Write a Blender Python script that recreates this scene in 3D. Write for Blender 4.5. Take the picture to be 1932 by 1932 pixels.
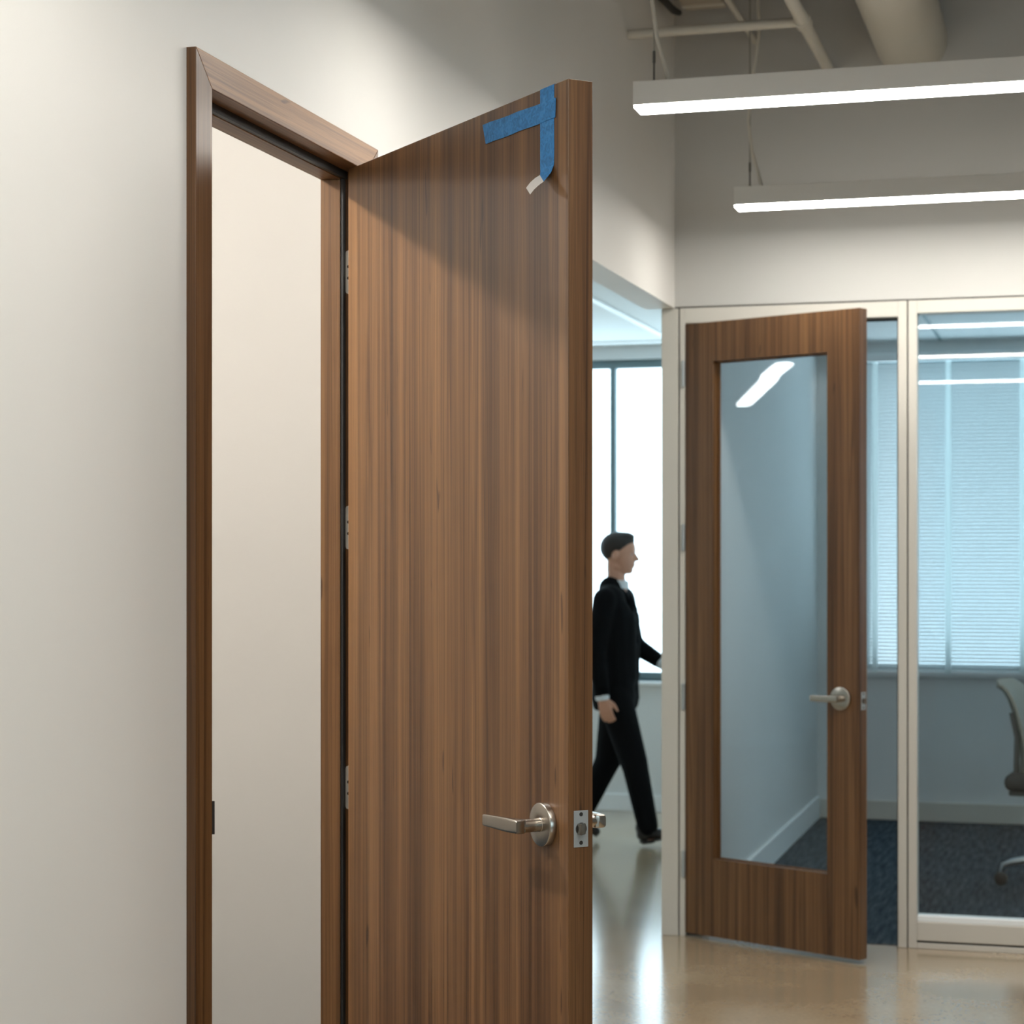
import bpy, bmesh, math, random
from mathutils import Vector, Matrix

SC = bpy.context.scene
for o in list(bpy.data.objects):
    bpy.data.objects.remove(o)
COL = SC.collection
random.seed(7)
PI = math.pi

# ------------------------------------------------------------------ camera
cam_d = bpy.data.cameras.new('camera')
cam = bpy.data.objects.new('camera', cam_d)
COL.objects.link(cam)
cam.location = (1.4016, 0.0, 1.3694)
cam.rotation_euler = (PI / 2, 0, math.radians(15.93))
cam_d.sensor_width = 36
cam_d.lens = 70.43
cam_d.shift_y = 74 / 1932
cam_d.clip_start = 0.05
cam_d.clip_end = 200
cam_d.dof.use_dof = True
cam_d.dof.focus_distance = 3.45
cam_d.dof.aperture_fstop = 7.4
SC.camera = cam

# ------------------------------------------------------------------ sky, exposure
W = bpy.data.worlds.new('overcast_sky')
SC.world = W
W.use_nodes = True
bg = W.node_tree.nodes['Background']
bg.inputs['Color'].default_value = (0.70, 0.88, 1.0, 1)
bg.inputs['Strength'].default_value = 2.5
SC.view_settings.view_transform = 'Standard'
SC.view_settings.look = 'None'
SC.view_settings.gamma = 1
SC.view_settings.use_curve_mapping = False
SC.view_settings.exposure = 1.02
SC.cycles.max_bounces = 14
SC.cycles.diffuse_bounces = 7
SC.cycles.glossy_bounces = 6
SC.cycles.transmission_bounces = 10
SC.cycles.transparent_max_bounces = 24
SC.cycles.sample_clamp_indirect = 6
SC.cycles.use_denoising = True
PENDANT_LIGHT = 19.5
BOWLLIGHT = 680.0
GLOBELIGHT = 110.0


# ------------------------------------------------------------------ materials
def mat(name, color, rough=0.5, metal=0.0, spec=0.5):
    m = bpy.data.materials.new(name)
    m.use_nodes = True
    b = m.node_tree.nodes['Principled BSDF']
    b.inputs['Base Color'].default_value = (*color, 1)
    b.inputs['Roughness'].default_value = rough
    b.inputs['Metallic'].default_value = metal
    b.inputs['Specular IOR Level'].default_value = spec
    return m


def srgb(r, g, b):
    def f(v):
        v /= 255
        return v / 12.92 if v <= 0.04045 else ((v + 0.055) / 1.055) ** 2.4
    return (f(r), f(g), f(b))


def N(nt, typ, **kw):
    n = nt.nodes.new(typ)
    for k, v in kw.items():
        setattr(n, k, v)
    return n


def ramp(nt, stops):
    r = N(nt, 'ShaderNodeValToRGB')
    e = r.color_ramp.elements
    while len(e) < len(stops):
        e.new(0.5)
    for i, (p, c) in enumerate(stops):
        e[i].position = p
        e[i].color = (*c, 1)
    return r


def mixrgb(nt, a, b, fac, blend='MIX'):
    m = N(nt, 'ShaderNodeMix', data_type='RGBA', blend_type=blend)
    L = nt.links.new
    for sock, v in ((m.inputs[0], fac), (m.inputs[6], a), (m.inputs[7], b)):
        if hasattr(v, 'is_linked'):
            L(v, sock)
        elif isinstance(v, (int, float)):
            sock.default_value = v
        else:
            sock.default_value = (*v, 1)
    return m.outputs[2]


def wood(name, axis='Z', offset=(0, 0, 0), rough=0.38, dark=0.65):
    """walnut veneer, grain along one object axis"""
    m = mat(name, (0.2, 0.1, 0.05), rough)
    nt = m.node_tree
    L = nt.links.new
    b = nt.nodes['Principled BSDF']
    tc = N(nt, 'ShaderNodeTexCoord')

    def mapped(cross, along):
        mp = N(nt, 'ShaderNodeMapping')
        s = [cross] * 3
        s['XYZ'.index(axis)] = along
        mp.inputs['Scale'].default_value = s
        mp.inputs['Location'].default_value = offset
        L(tc.outputs['Object'], mp.inputs['Vector'])
        return mp.outputs['Vector']

    def noise(vec, detail=3, rough_=0.55, dist=0.0):
        n = N(nt, 'ShaderNodeTexNoise')
        n.inputs['Scale'].default_value = 1.0
        n.inputs['Detail'].default_value = detail
        n.inputs['Roughness'].default_value = rough_
        n.inputs['Distortion'].default_value = dist
        L(vec, n.inputs['Vector'])
        return n.outputs['Fac']

    d = dark
    c = lambda r, g, bb: tuple(v * d for v in srgb(r, g, bb))
    # broad veneer bands
    r1 = ramp(nt, [(0.28, c(118, 82, 49)), (0.44, c(139, 99, 61)), (0.55, c(152, 111, 71)), (0.68, c(143, 103, 64)), (0.82, c(124, 87, 54))])
    L(noise(mapped(15, 0.22), 3, 0.55, 0.5), r1.inputs['Fac'])
    # streaks
    r2 = ramp(nt, [(0.27, (0.34, 0.28, 0.24)), (0.39, (0.70, 0.65, 0.60)), (0.46, (0.95, 0.93, 0.91)), (0.505, (0.70, 0.66, 0.62)), (0.55, (1.00, 1.00, 0.99)), (0.66, (1.15, 1.14, 1.12)), (0.77, (0.84, 0.81, 0.78))])
    L(noise(mapped(52, 0.40), 5, 0.66, 0.3), r2.inputs['Fac'])
    base = mixrgb(nt, r1.outputs['Color'], r2.outputs['Color'], 0.85, 'MULTIPLY')
    # soft cathedral figure
    w = N(nt, 'ShaderNodeTexWave', wave_type='BANDS', bands_direction='X' if axis != 'X' else 'Y')
    w.inputs['Scale'].default_value = 1.0
    w.inputs['Distortion'].default_value = 16.0
    w.inputs['Detail'].default_value = 2.5
    w.inputs['Detail Scale'].default_value = 0.8
    L(mapped(3.2, 0.30), w.inputs['Vector'])
    rw = ramp(nt, [(0.0, (0.66, 0.62, 0.58)), (0.14, (0.95, 0.94, 0.93)), (0.4, (1, 1, 1)), (1.0, (1.04, 1.03, 1.02))])
    L(w.outputs['Fac'], rw.inputs['Fac'])
    base = mixrgb(nt, base, rw.outputs['Color'], 0.4, 'MULTIPLY')
    # thin dark contour lines along the grain
    rc = ramp(nt, [(0.46, (1, 1, 1)), (0.488, (0.46, 0.39, 0.34)), (0.497, (0.50, 0.43, 0.38)), (0.53, (1, 1, 1))])
    L(noise(mapped(24, 0.26), 3, 0.5, 0.5), rc.inputs['Fac'])
    base = mixrgb(nt, base, rc.outputs['Color'], 0.75, 'MULTIPLY')
    # fine lines
    r3 = ramp(nt, [(0.30, (0.40, 0.34, 0.30)), (0.43, (0.88, 0.86, 0.84)), (0.58, (1.12, 1.11, 1.10)), (0.75, (0.88, 0.86, 0.84))])
    L(noise(mapped(125, 0.75), 4, 0.65), r3.inputs['Fac'])
    base = mixrgb(nt, base, r3.outputs['Color'], 0.75, 'MULTIPLY')
    # pores and small dark flecks
    r4 = ramp(nt, [(0.30, (0.6, 0.55, 0.51)), (0.42, (1, 1, 1))])
    L(noise(mapped(520, 11.0), 2, 0.5), r4.inputs['Fac'])
    base = mixrgb(nt, base, r4.outputs['Color'], 0.5, 'MULTIPLY')
    r5 = ramp(nt, [(0.215, (0.3, 0.25, 0.22)), (0.25, (1, 1, 1))])
    L(noise(mapped(46, 6.5), 1, 0.5), r5.inputs['Fac'])
    base = mixrgb(nt, base, r5.outputs['Color'], 0.8, 'MULTIPLY')
    L(base, b.inputs['Base Color'])
    bp = N(nt, 'ShaderNodeBump')
    bp.inputs['Strength'].default_value = 0.08
    bp.inputs['Distance'].default_value = 0.001
    L(r3.outputs['Color'], bp.inputs['Height'])
    L(bp.outputs['Normal'], b.inputs['Normal'])
    return m


def paint(name, color, rough=0.6, bump=0.05):
    """painted plaster, faint roller texture"""
    m = mat(name, color, rough, spec=0.35)
    nt = m.node_tree
    b = nt.nodes['Principled BSDF']
    tc = N(nt, 'ShaderNodeTexCoord')
    n = N(nt, 'ShaderNodeTexNoise')
    n.inputs['Scale'].default_value = 160
    n.inputs['Detail'].default_value = 3
    nt.links.new(tc.outputs['Object'], n.inputs['Vector'])
    bp = N(nt, 'ShaderNodeBump')
    bp.inputs['Strength'].default_value = bump
    bp.inputs['Distance'].default_value = 0.002
    nt.links.new(n.outputs['Fac'], bp.inputs['Height'])
    nt.links.new(bp.outputs['Normal'], b.inputs['Normal'])
    n2 = N(nt, 'ShaderNodeTexNoise')
    n2.inputs['Scale'].default_value = 1.3
    n2.inputs['Detail'].default_value = 2
    nt.links.new(tc.outputs['Object'], n2.inputs['Vector'])
    r = ramp(nt, [(0.3, tuple(c * 0.97 for c in color)), (0.7, tuple(min(1, c * 1.02) for c in color))])
    nt.links.new(n2.outputs['Fac'], r.inputs['Fac'])
    nt.links.new(r.outputs['Color'], b.inputs['Base Color'])
    return m


def concrete(name):
    m = mat(name, (0.3, 0.25, 0.19), 0.16, spec=0.5)
    nt = m.node_tree
    L = nt.links.new
    b = nt.nodes['Principled BSDF']
    tc = N(nt, 'ShaderNodeTexCoord')
    n = N(nt, 'ShaderNodeTexNoise')
    n.inputs['Scale'].default_value = 2.0
    n.inputs['Detail'].default_value = 5
    n.inputs['Roughness'].default_value = 0.5
    L(tc.outputs['Object'], n.inputs['Vector'])
    r = ramp(nt, [(0.3, srgb(156, 134, 106)), (0.5, srgb(170, 148, 119)), (0.7, srgb(182, 162, 134))])
    L(n.outputs['Fac'], r.inputs['Fac'])
    n2 = N(nt, 'ShaderNodeTexNoise')
    n2.inputs['Scale'].default_value = 70
    n2.inputs['Detail'].default_value = 3
    L(tc.outputs['Object'], n2.inputs['Vector'])
    r2 = ramp(nt, [(0.35, (0.86, 0.86, 0.86)), (0.6, (1.04, 1.04, 1.04))])
    L(n2.outputs['Fac'], r2.inputs['Fac'])
    L(mixrgb(nt, r.outputs['Color'], r2.outputs['Color'], 0.6, 'MULTIPLY'), b.inputs['Base Color'])
    rr = N(nt, 'ShaderNodeMapRange')
    rr.inputs['To Min'].default_value = 0.18
    rr.inputs['To Max'].default_value = 0.24
    L(n.outputs['Fac'], rr.inputs['Value'])
    L(rr.outputs['Result'], b.inputs['Roughness'])
    b.inputs['Coat Weight'].default_value = 0.8
    b.inputs['Coat Roughness'].default_value = 0.15
    return m


def carpet(name):
    m = mat(name, (0.03, 0.04, 0.05), 0.95, spec=0.1)
    nt = m.node_tree
    L = nt.links.new
    b = nt.nodes['Principled BSDF']
    tc = N(nt, 'ShaderNodeTexCoord')
    mp = N(nt, 'ShaderNodeMapping')
    mp.inputs['Scale'].default_value = (60, 6, 1)
    mp.inputs['Rotation'].default_value = (0, 0, 0.5)
    L(tc.outputs['Object'], mp.inputs['Vector'])
    n = N(nt, 'ShaderNodeTexNoise')
    n.inputs['Scale'].default_value = 1
    n.inputs['Detail'].default_value = 4
    L(mp.outputs['Vector'], n.inputs['Vector'])
    r = ramp(nt, [(0.3, srgb(34, 46, 58)), (0.55, srgb(62, 72, 80)), (0.75, srgb(84, 92, 96))])
    L(n.outputs['Fac'], r.inputs['Fac'])
    L(r.outputs['Color'], b.inputs['Base Color'])
    return m


def brushed(name, color, rough=0.28, scale=(4, 4, 300)):
    m = mat(name, color, rough, 1.0)
    nt = m.node_tree
    b = nt.nodes['Principled BSDF']
    tc = N(nt, 'ShaderNodeTexCoord')
    mp = N(nt, 'ShaderNodeMapping')
    mp.inputs['Scale'].default_value = scale
    n = N(nt, 'ShaderNodeTexNoise')
    n.inputs['Scale'].default_value = 3
    n.inputs['Detail'].default_value = 3
    nt.links.new(tc.outputs['Object'], mp.inputs['Vector'])
    nt.links.new(mp.outputs['Vector'], n.inputs['Vector'])
    r = N(nt, 'ShaderNodeMapRange')
    r.inputs['To Min'].default_value = rough - 0.06
    r.inputs['To Max'].default_value = rough + 0.12
    nt.links.new(n.outputs['Fac'], r.inputs['Value'])
    nt.links.new(r.outputs['Result'], b.inputs['Roughness'])
    return m


def glass(name, tint=(0.93, 0.98, 0.98), f0=0.042):
    """flat architectural glass: Schlick reflection over tinted transparency"""
    m = bpy.data.materials.new(name)
    m.use_nodes = True
    nt = m.node_tree
    L = nt.links.new
    nt.nodes.remove(nt.nodes['Principled BSDF'])
    out = nt.nodes['Material Output']
    geo = N(nt, 'ShaderNodeNewGeometry')
    dot = N(nt, 'ShaderNodeVectorMath', operation='DOT_PRODUCT')
    L(geo.outputs['Normal'], dot.inputs[0])
    L(geo.outputs['Incoming'], dot.inputs[1])
    ab = N(nt, 'ShaderNodeMath', operation='ABSOLUTE')
    L(dot.outputs['Value'], ab.inputs[0])
    sub = N(nt, 'ShaderNodeMath', operation='SUBTRACT', use_clamp=True)
    sub.inputs[0].default_value = 1.0
    L(ab.outputs[0], sub.inputs[1])
    pw = N(nt, 'ShaderNodeMath', operation='POWER')
    L(sub.outputs[0], pw.inputs[0])
    pw.inputs[1].default_value = 5
    ma = N(nt, 'ShaderNodeMath', operation='MULTIPLY_ADD')
    L(pw.outputs[0], ma.inputs[0])
    ma.inputs[1].default_value = 1 - f0
    ma.inputs[2].default_value = f0
    tr = N(nt, 'ShaderNodeBsdfTransparent')
    tr.inputs['Color'].default_value = (*tint, 1)
    gl = N(nt, 'ShaderNodeBsdfGlossy')
    gl.inputs['Roughness'].default_value = 0.004
    mx = N(nt, 'ShaderNodeMixShader')
    L(ma.outputs[0], mx.inputs[0])
    L(tr.outputs[0], mx.inputs[1])
    L(gl.outputs[0], mx.inputs[2])
    L(mx.outputs[0], out.inputs['Surface'])
    return m


def lamp_mat(name, color, strength):
    m = mat(name, (0.9, 0.9, 0.88), 0.5)
    b = m.node_tree.nodes['Principled BSDF']
    b.inputs['Emission Color'].default_value = (*color, 1)
    b.inputs['Emission Strength'].default_value = strength
    return m


def translucent(name, color, share=0.5):
    m = bpy.data.materials.new(name)
    m.use_nodes = True
    nt = m.node_tree
    nt.nodes.remove(nt.nodes['Principled BSDF'])
    d = N(nt, 'ShaderNodeBsdfDiffuse')
    t = N(nt, 'ShaderNodeBsdfTranslucent')
    d.inputs['Color'].default_value = (*color, 1)
    t.inputs['Color'].default_value = (*color, 1)
    mx = N(nt, 'ShaderNodeMixShader')
    mx.inputs[0].default_value = share
    nt.links.new(d.outputs[0], mx.inputs[1])
    nt.links.new(t.outputs[0], mx.inputs[2])
    nt.links.new(mx.outputs[0], nt.nodes['Material Output'].inputs['Surface'])
    return m


WOOD_DOOR = wood('walnut_door_veneer', 'Z', (3.1, 0.4, 0.7))
WOOD_JAMB = wood('walnut_jamb', 'Z', (9.3, 2.2, 4.1), 0.32)
WOOD_HEAD = wood('walnut_header_lit', 'Y', (5.3, 1.2, 2.1), 0.46, 1.0)  # walnut lightened in colour for the light and sheen the header catches
WOOD_FAR = wood('walnut_glazed_door', 'Z', (13.7, 6.1, 1.9), 0.40, 0.60)
WALL = paint('warm_white_wall_paint', srgb(234, 231, 226))
BULK = paint('bulkhead_paint_dimmed', srgb(195, 194, 190))  # darker copy of the wall paint, offsets strong lamp light on the bulkhead
WALL_ROOM = paint('cream_office_wall_paint', srgb(186, 182, 175))
WALL_COOL = paint('white_wall_paint', srgb(224, 226, 226))
DECK = paint('grey_ceiling_paint', srgb(74, 72, 68), 0.8)
CEIL = paint('white_ceiling_paint', srgb(225, 228, 228), 0.8)
WALL_GREY = paint('mid_grey_wall_paint', srgb(142, 141, 138))
FRAME = mat('beige_frame_enamel', srgb(205, 201, 192), 0.42)
FRAME_GAP = mat('dark_frame_gasket', srgb(70, 68, 64), 0.7)
ALU = mat('window_aluminium', srgb(110, 132, 138), 0.45)
FLOOR = concrete('polished_tan_concrete')
CARPET = carpet('blue_grey_carpet')
GLASS = glass('clear_glass', (0.94, 0.97, 0.98))
GLASS_EXT = glass('window_glass', (0.96, 1.0, 1.0))
NICKEL = mat('satin_nickel', srgb(178, 171, 161), 0.27, 1.0)
STEEL = mat('zinc_steel', srgb(176, 182, 184), 0.36, 0.45)
HINGE = mat('pale_hinge_lacquer', srgb(206, 203, 196), 0.4, 0.25)
DARKSTEEL = mat('dark_bronze_steel', srgb(52, 44, 38), 0.4, 0.6)
SCREW = mat('screw_recess', srgb(60, 58, 56), 0.5, 0.6)
TAPE = mat('blue_painters_tape', srgb(40, 112, 170), 0.6)
TAPE_BACK = mat('pale_tape_back', srgb(214, 208, 202), 0.7)
WHITE_METAL = mat('white_lamp_housing', srgb(222, 221, 217), 0.5)
PIPE = mat('white_painted_pipe', srgb(205, 201, 190), 0.55)
CABLE = mat('grey_cable', srgb(150, 148, 140), 0.5)
CH_GREY = mat('dark_grey_metal', srgb(86, 84, 80), 0.5)
BLACK = mat('black_plastic', srgb(22, 22, 22), 0.5)
LENS = lamp_mat('pendant_lens', (1.0, 0.97, 0.905), PENDANT_LIGHT)
LENS_COOL = lamp_mat('ceiling_strip_lens', (0.93, 0.98, 1.0), 16.0)
LENS_WARM = lamp_mat('ceiling_globe_glass', (1.0, 0.965, 0.93), BOWLLIGHT)
LENS_GLOBE = lamp_mat('globe_glass', (1.0, 0.965, 0.93), GLOBELIGHT)
SLAT = translucent('white_blind_slat', (0.72, 0.76, 0.77), 0.055)
BLINDTAPE = translucent('white_blind_tape', (0.95, 0.98, 0.98), 0.8)
RAIL = mat('white_blind_rail', srgb(241, 244, 245), 0.45)


# tape crinkle
def crinkle(m):
    nt = m.node_tree
    b = nt.nodes['Principled BSDF']
    tc = N(nt, 'ShaderNodeTexCoord')
    n = N(nt, 'ShaderNodeTexNoise')
    n.inputs['Scale'].default_value = 90
    n.inputs['Detail'].default_value = 3
    n.inputs['Distortion'].default_value = 1.5
    nt.links.new(tc.outputs['Object'], n.inputs['Vector'])
    r = ramp(nt, [(0.35, srgb(36, 108, 164)), (0.6, srgb(46, 130, 196)), (0.8, srgb(78, 142, 188))])
    nt.links.new(n.outputs['Fac'], r.inputs['Fac'])
    nt.links.new(r.outputs['Color'], b.inputs['Base Color'])
    bp = N(nt, 'ShaderNodeBump')
    bp.inputs['Strength'].default_value = 0.25
    bp.inputs['Distance'].default_value = 0.001
    nt.links.new(n.outputs['Fac'], bp.inputs['Height'])
    nt.links.new(bp.outputs['Normal'], b.inputs['Normal'])


crinkle(TAPE)


# ------------------------------------------------------------------ mesh helpers
def box(bm, x0, x1, y0, y1, z0, z1, bevel=0.0, seg=2):
    vs = [bm.verts.new((x, y, z)) for x in (x0, x1) for y in (y0, y1) for z in (z0, z1)]
    fs = [(0, 1, 3, 2), (4, 6, 7, 5), (0, 4, 5, 1), (2, 3, 7, 6), (0, 2, 6, 4), (1, 5, 7, 3)]
    faces = [bm.faces.new([vs[i] for i in f]) for f in fs]
    if bevel > 0:
        ed = list({e for f in faces for e in f.edges})
        bmesh.ops.bevel(bm, geom=ed, offset=bevel, segments=seg, affect='EDGES', profile=0.5)
    return bm


def prism(bm, pts, axis, a, b):
    """extrude a 2-D outline along an axis from a to b"""
    def put(p, t):
        v = [0, 0, 0]
        i = 'XYZ'.index(axis)
        v[i] = t
        o = [k for k in range(3) if k != i]
        v[o[0]], v[o[1]] = p
        return v
    A = [bm.verts.new(put(p, a)) for p in pts]
    B = [bm.verts.new(put(p, b)) for p in pts]
    n = len(pts)
    bm.faces.new(A)
    bm.faces.new(B[::-1])
    for i in range(n):
        bm.faces.new((A[i], B[i], B[(i + 1) % n], A[(i + 1) % n]))
    return bm


def ring_frame(p):
    a = Vector((0, 0, 1)) if abs(p.z) < 0.9 else Vector((1, 0, 0))
    u = p.cross(a).normalized()
    return u, p.cross(u).normalized()


def tube(bm, pts, r, seg=12, cap=True):
    pts = [Vector(p) for p in pts]
    rs = r if isinstance(r, (list, tuple)) else [r] * len(pts)
    rings = []
    u = None
    for i, p in enumerate(pts):
        t = (pts[min(i + 1, len(pts) - 1)] - pts[max(i - 1, 0)]).normalized()
        if u is None:
            u, v = ring_frame(t)
        else:
            u = (u - t * u.dot(t)).normalized()
            v = t.cross(u).normalized()
        rings.append([bm.verts.new(p + (u * math.cos(k * 2 * PI / seg) + v * math.sin(k * 2 * PI / seg)) * rs[i]) for k in range(seg)])
    for a, b in zip(rings, rings[1:]):
        for k in range(seg):
            bm.faces.new((a[k], a[(k + 1) % seg], b[(k + 1) % seg], b[k]))
    if cap:
        bm.faces.new(rings[0][::-1])
        bm.faces.new(rings[-1])
    return bm


def lathe(bm, origin, axis, prof, seg=40):
    """prof = (distance along axis, radius) pairs"""
    o = Vector(origin)
    a = Vector(axis).normalized()
    u, v = ring_frame(a)
    rings = []
    for d, r in prof:
        rings.append([bm.verts.new(o + a * d + (u * math.cos(k * 2 * PI / seg) + v * math.sin(k * 2 * PI / seg)) * max(r, 1e-5)) for k in range(seg)])
    for p, q in zip(rings, rings[1:]):
        for k in range(seg):
            bm.faces.new((p[k], p[(k + 1) % seg], q[(k + 1) % seg], q[k]))
    bm.faces.new(rings[0][::-1])
    bm.faces.new(rings[-1])
    return bm


def ball(bm, c, r, rot=None):
    m = Matrix.Translation(c) @ (rot or Matrix.Identity(4)) @ Matrix.Diagonal((*r, 1))
    bmesh.ops.create_uvsphere(bm, u_segments=20, v_segments=14, radius=1, matrix=m)


def NB():
    return bmesh.new()


def obj(name, bm, m, parent=None, smooth=False, label=None, **props):
    bmesh.ops.recalc_face_normals(bm, faces=bm.faces[:])
    me = bpy.data.meshes.new(name)
    bm.to_mesh(me)
    bm.free()
    me.materials.append(m)
    if smooth:
        me.shade_smooth() if smooth is True else me.set_sharp_from_angle(angle=math.radians(smooth))
        if smooth is not True:
            pass
    o = bpy.data.objects.new(name, me)
    COL.objects.link(o)
    if parent is not None:
        o.parent = parent
    if label:
        o['label'] = label
    for k, v in props.items():
        o[k] = v
    return o


def thing(name, label, cat, loc=(0, 0, 0), rz=0.0, group=None, kind=None):
    o = bpy.data.objects.new(name, None)
    COL.objects.link(o)
    o.empty_display_size = 0.1
    o.location = loc
    o.rotation_euler = (0, 0, rz)
    o['label'] = label
    o['category'] = cat
    if group:
        o['group'] = group
    if kind:
        o['kind'] = kind
    return o


def struct(name, bm, m, label, cat):
    return obj(name, bm, m, None, False, label, category=cat, kind='structure')


def sm(o, ang=35):
    """smooth shading with sharp edges kept"""
    o.data.shade_smooth()
    o.data.set_sharp_from_angle(angle=math.radians(ang))
    return o


def copy_tree(o, parent=None):
    c = o.copy()
    COL.objects.link(c)
    if parent is not None:
        c.parent = parent
    for ch in list(o.children):
        copy_tree(ch, c)
    return c


# ------------------------------------------------------------------ room shell
TOP = 3.75
b = NB()
box(b, -6.1, 5.1, -4.1, 7.06, -0.1, 0)
box(b, -6.1, -0.03, 7.06, 10.45, -0.1, 0)
struct('floor', b, FLOOR, 'polished tan concrete floor running through corridor and open office', 'floor')
b = NB()
box(b, -0.03, 5.1, 7.06, 10.45, -0.1, 0.002)
struct('floor', b, CARPET, 'dark blue grey carpet inside the glass fronted meeting room', 'carpet')

b = NB()
box(b, -2.7, -0.08, 2.2, 4.9, 0.0, 0.003)  # carpet added out of view to cut floor bounce onto the open door
struct('floor', b, CARPET, 'unseen dark carpet added in the small office to cut bounce light', 'carpet')

b = NB()
box(b, -0.08, 0, -4.0, 2.984, 0, TOP)
box(b, -0.08, 0, 2.984, 3.857, 2.1885, TOP)
box(b, -0.08, 0, 3.857, 5.55, 0, TOP)
box(b, -0.107, 0, 5.55, 7.022, 2.2345, TOP)
struct('wall_left', b, WALL, 'warm white corridor wall that holds the walnut door frame', 'wall')
b = NB()
box(b, 0.0, 5.0, 7.022, 7.10, 2.2395, TOP)
box(b, -6.0, 0.0, 7.022, 7.10, 2.46, TOP)
struct('wall_far', b, BULK, 'plain bulkhead wall above the glazed storefront', 'wall')
b = NB()
QY0, QY1, QZ0, QZ1 = -3.4, 0.0, 0.95, 2.6
box(b, 5.0, 5.1, -4.0, QY0, 0, TOP)
box(b, 5.0, 5.1, QY0, QY1, 0, QZ0)
box(b, 5.0, 5.1, QY0, QY1, QZ1, TOP)
box(b, 5.0, 5.1, QY1, 10.45, 0, TOP)
struct('wall_right', b, WALL_GREY, 'grey side wall closing the corridor', 'wall')
b = NB()
box(b, -6.0, 5.0, -4.1, -4.0, 0, TOP)
struct('wall_back', b, WALL_GREY, 'grey end wall of the corridor', 'wall')
b = NB()
box(b, -2.7, -0.08, 4.90, 4.97, 0, TOP)
box(b, -2.77, -2.7, 2.13, 4.97, 0, TOP)
box(b, -2.7, -0.08, 2.13, 2.2, 0, TOP)
struct('wall_office', b, WALL_ROOM, 'cream wall of the small office seen through the open doorway', 'wall')
b = NB()
box(b, -6.1, -6.0, -4.0, 10.45, 0, TOP)
box(b, -6.0, -2.77, 1.9, 2.0, 0, TOP)
struct('wall_west', b, WALL_COOL, 'white outer wall of the open office', 'wall')
b = NB()
box(b, -0.03, 0.086, 7.10, 10.332, 0, TOP)
struct('wall_partition', b, WALL_COOL, 'white partition seen through the glazed walnut door', 'wall')

# exterior wall with two window openings
Y0, Y1 = 10.332, 10.45
b = NB()
LX0, LX1, LZ0, LZ1 = -5.6, -0.20, 0.685, 2.385
RX0, RX1, RZ0, RZ1 = 0.30, 4.6, 0.75, 2.36
box(b, -6.0, LX0, Y0, Y1, 0, TOP)
box(b, LX0, LX1, Y0, Y1, 0, LZ0)
box(b, LX0, LX1, Y0, Y1, LZ1, TOP)
box(b, LX1, RX0, Y0, Y1, 0, TOP)
box(b, RX0, RX1, Y0, Y1, 0, RZ0)
box(b, RX0, RX1, Y0, Y1, RZ1, TOP)
box(b, RX1, 5.0, Y0, Y1, 0, TOP)
struct('wall_window', b, WALL_COOL, 'pale outer wall under the daylight windows', 'wall')

b = NB()
box(b, -6.1, 5.1, -4.1, 10.5, TOP, TOP + 0.1)
struct('ceiling', b, DECK, 'dark grey exposed ceiling above the pipes', 'ceiling')
b = NB()
box(b, -5.98, -0.11, 4.98, 7.02, 2.455, 2.50)
box(b, -5.98, -0.032, 7.02, 10.33, 2.455, 2.50)
box(b, -5.98, -2.78, 2.01, 4.98, 2.455, 2.50)
struct('ceiling', b, CEIL, 'pale ceiling of the bright open office behind the wall opening', 'ceiling')
b = NB()
box(b, 0.09, 4.98, 7.105, 10.33, 2.435, 2.48)
struct('ceiling', b, CEIL, 'pale meeting room ceiling behind the glass', 'ceiling')
b = NB()
box(b, -2.69, -0.085, 2.21, 4.89, 2.80, 2.85)
struct('ceiling', b, CEIL, 'white ceiling of the small office behind the doorway', 'ceiling')

# light trim strips on the ceilings
for i, (x0, x1, y0, y1, z) in enumerate([(-0.645, -0.612, 5.2, 10.3, 2.447), (-4.5, -0.2, 10.10, 10.16, 2.447)]):
    b = NB()
    box(b, x0, x1, y0, y1, z, z + 0.01, 0.002)
    struct('trim_%d' % (3 + i), b, RAIL, ['pale ceiling joint strip running toward the office windows',
                                          'pale ceiling joint strip parallel to the office windows'][i], 'trim')
b = NB()
box(b, 0.70, 0.715, 7.2, 10.3, 2.430, 2.437)
struct('trim_5', b, ALU, 'thin ceiling joint line inside the meeting room', 'trim')

# baseboards
b = NB()
box(b, -5.9, -0.04, 10.317, 10.332, 0, 0.09, 0.003)
struct('baseboard_window', b, RAIL, 'white baseboard under the office windows behind the walking person', 'baseboard')
b = NB()
box(b, 0.10, 4.98, 10.317, 10.332, 0.003, 0.10, 0.003)
struct('baseboard_back', b, FRAME, 'pale baseboard along the meeting room back wall', 'baseboard')
b = NB()
box(b, 0.086, 0.100, 7.16, 10.317, 0.003, 0.115, 0.003)
struct('baseboard_partition', b, RAIL, 'white baseboard along the partition seen through the door glass', 'baseboard')
b = NB()
box(b, -2.69, -0.09, 4.885, 4.90, 0, 0.09, 0.003)
struct('baseboard_office', b, RAIL, 'white baseboard inside the small office', 'baseboard')


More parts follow.
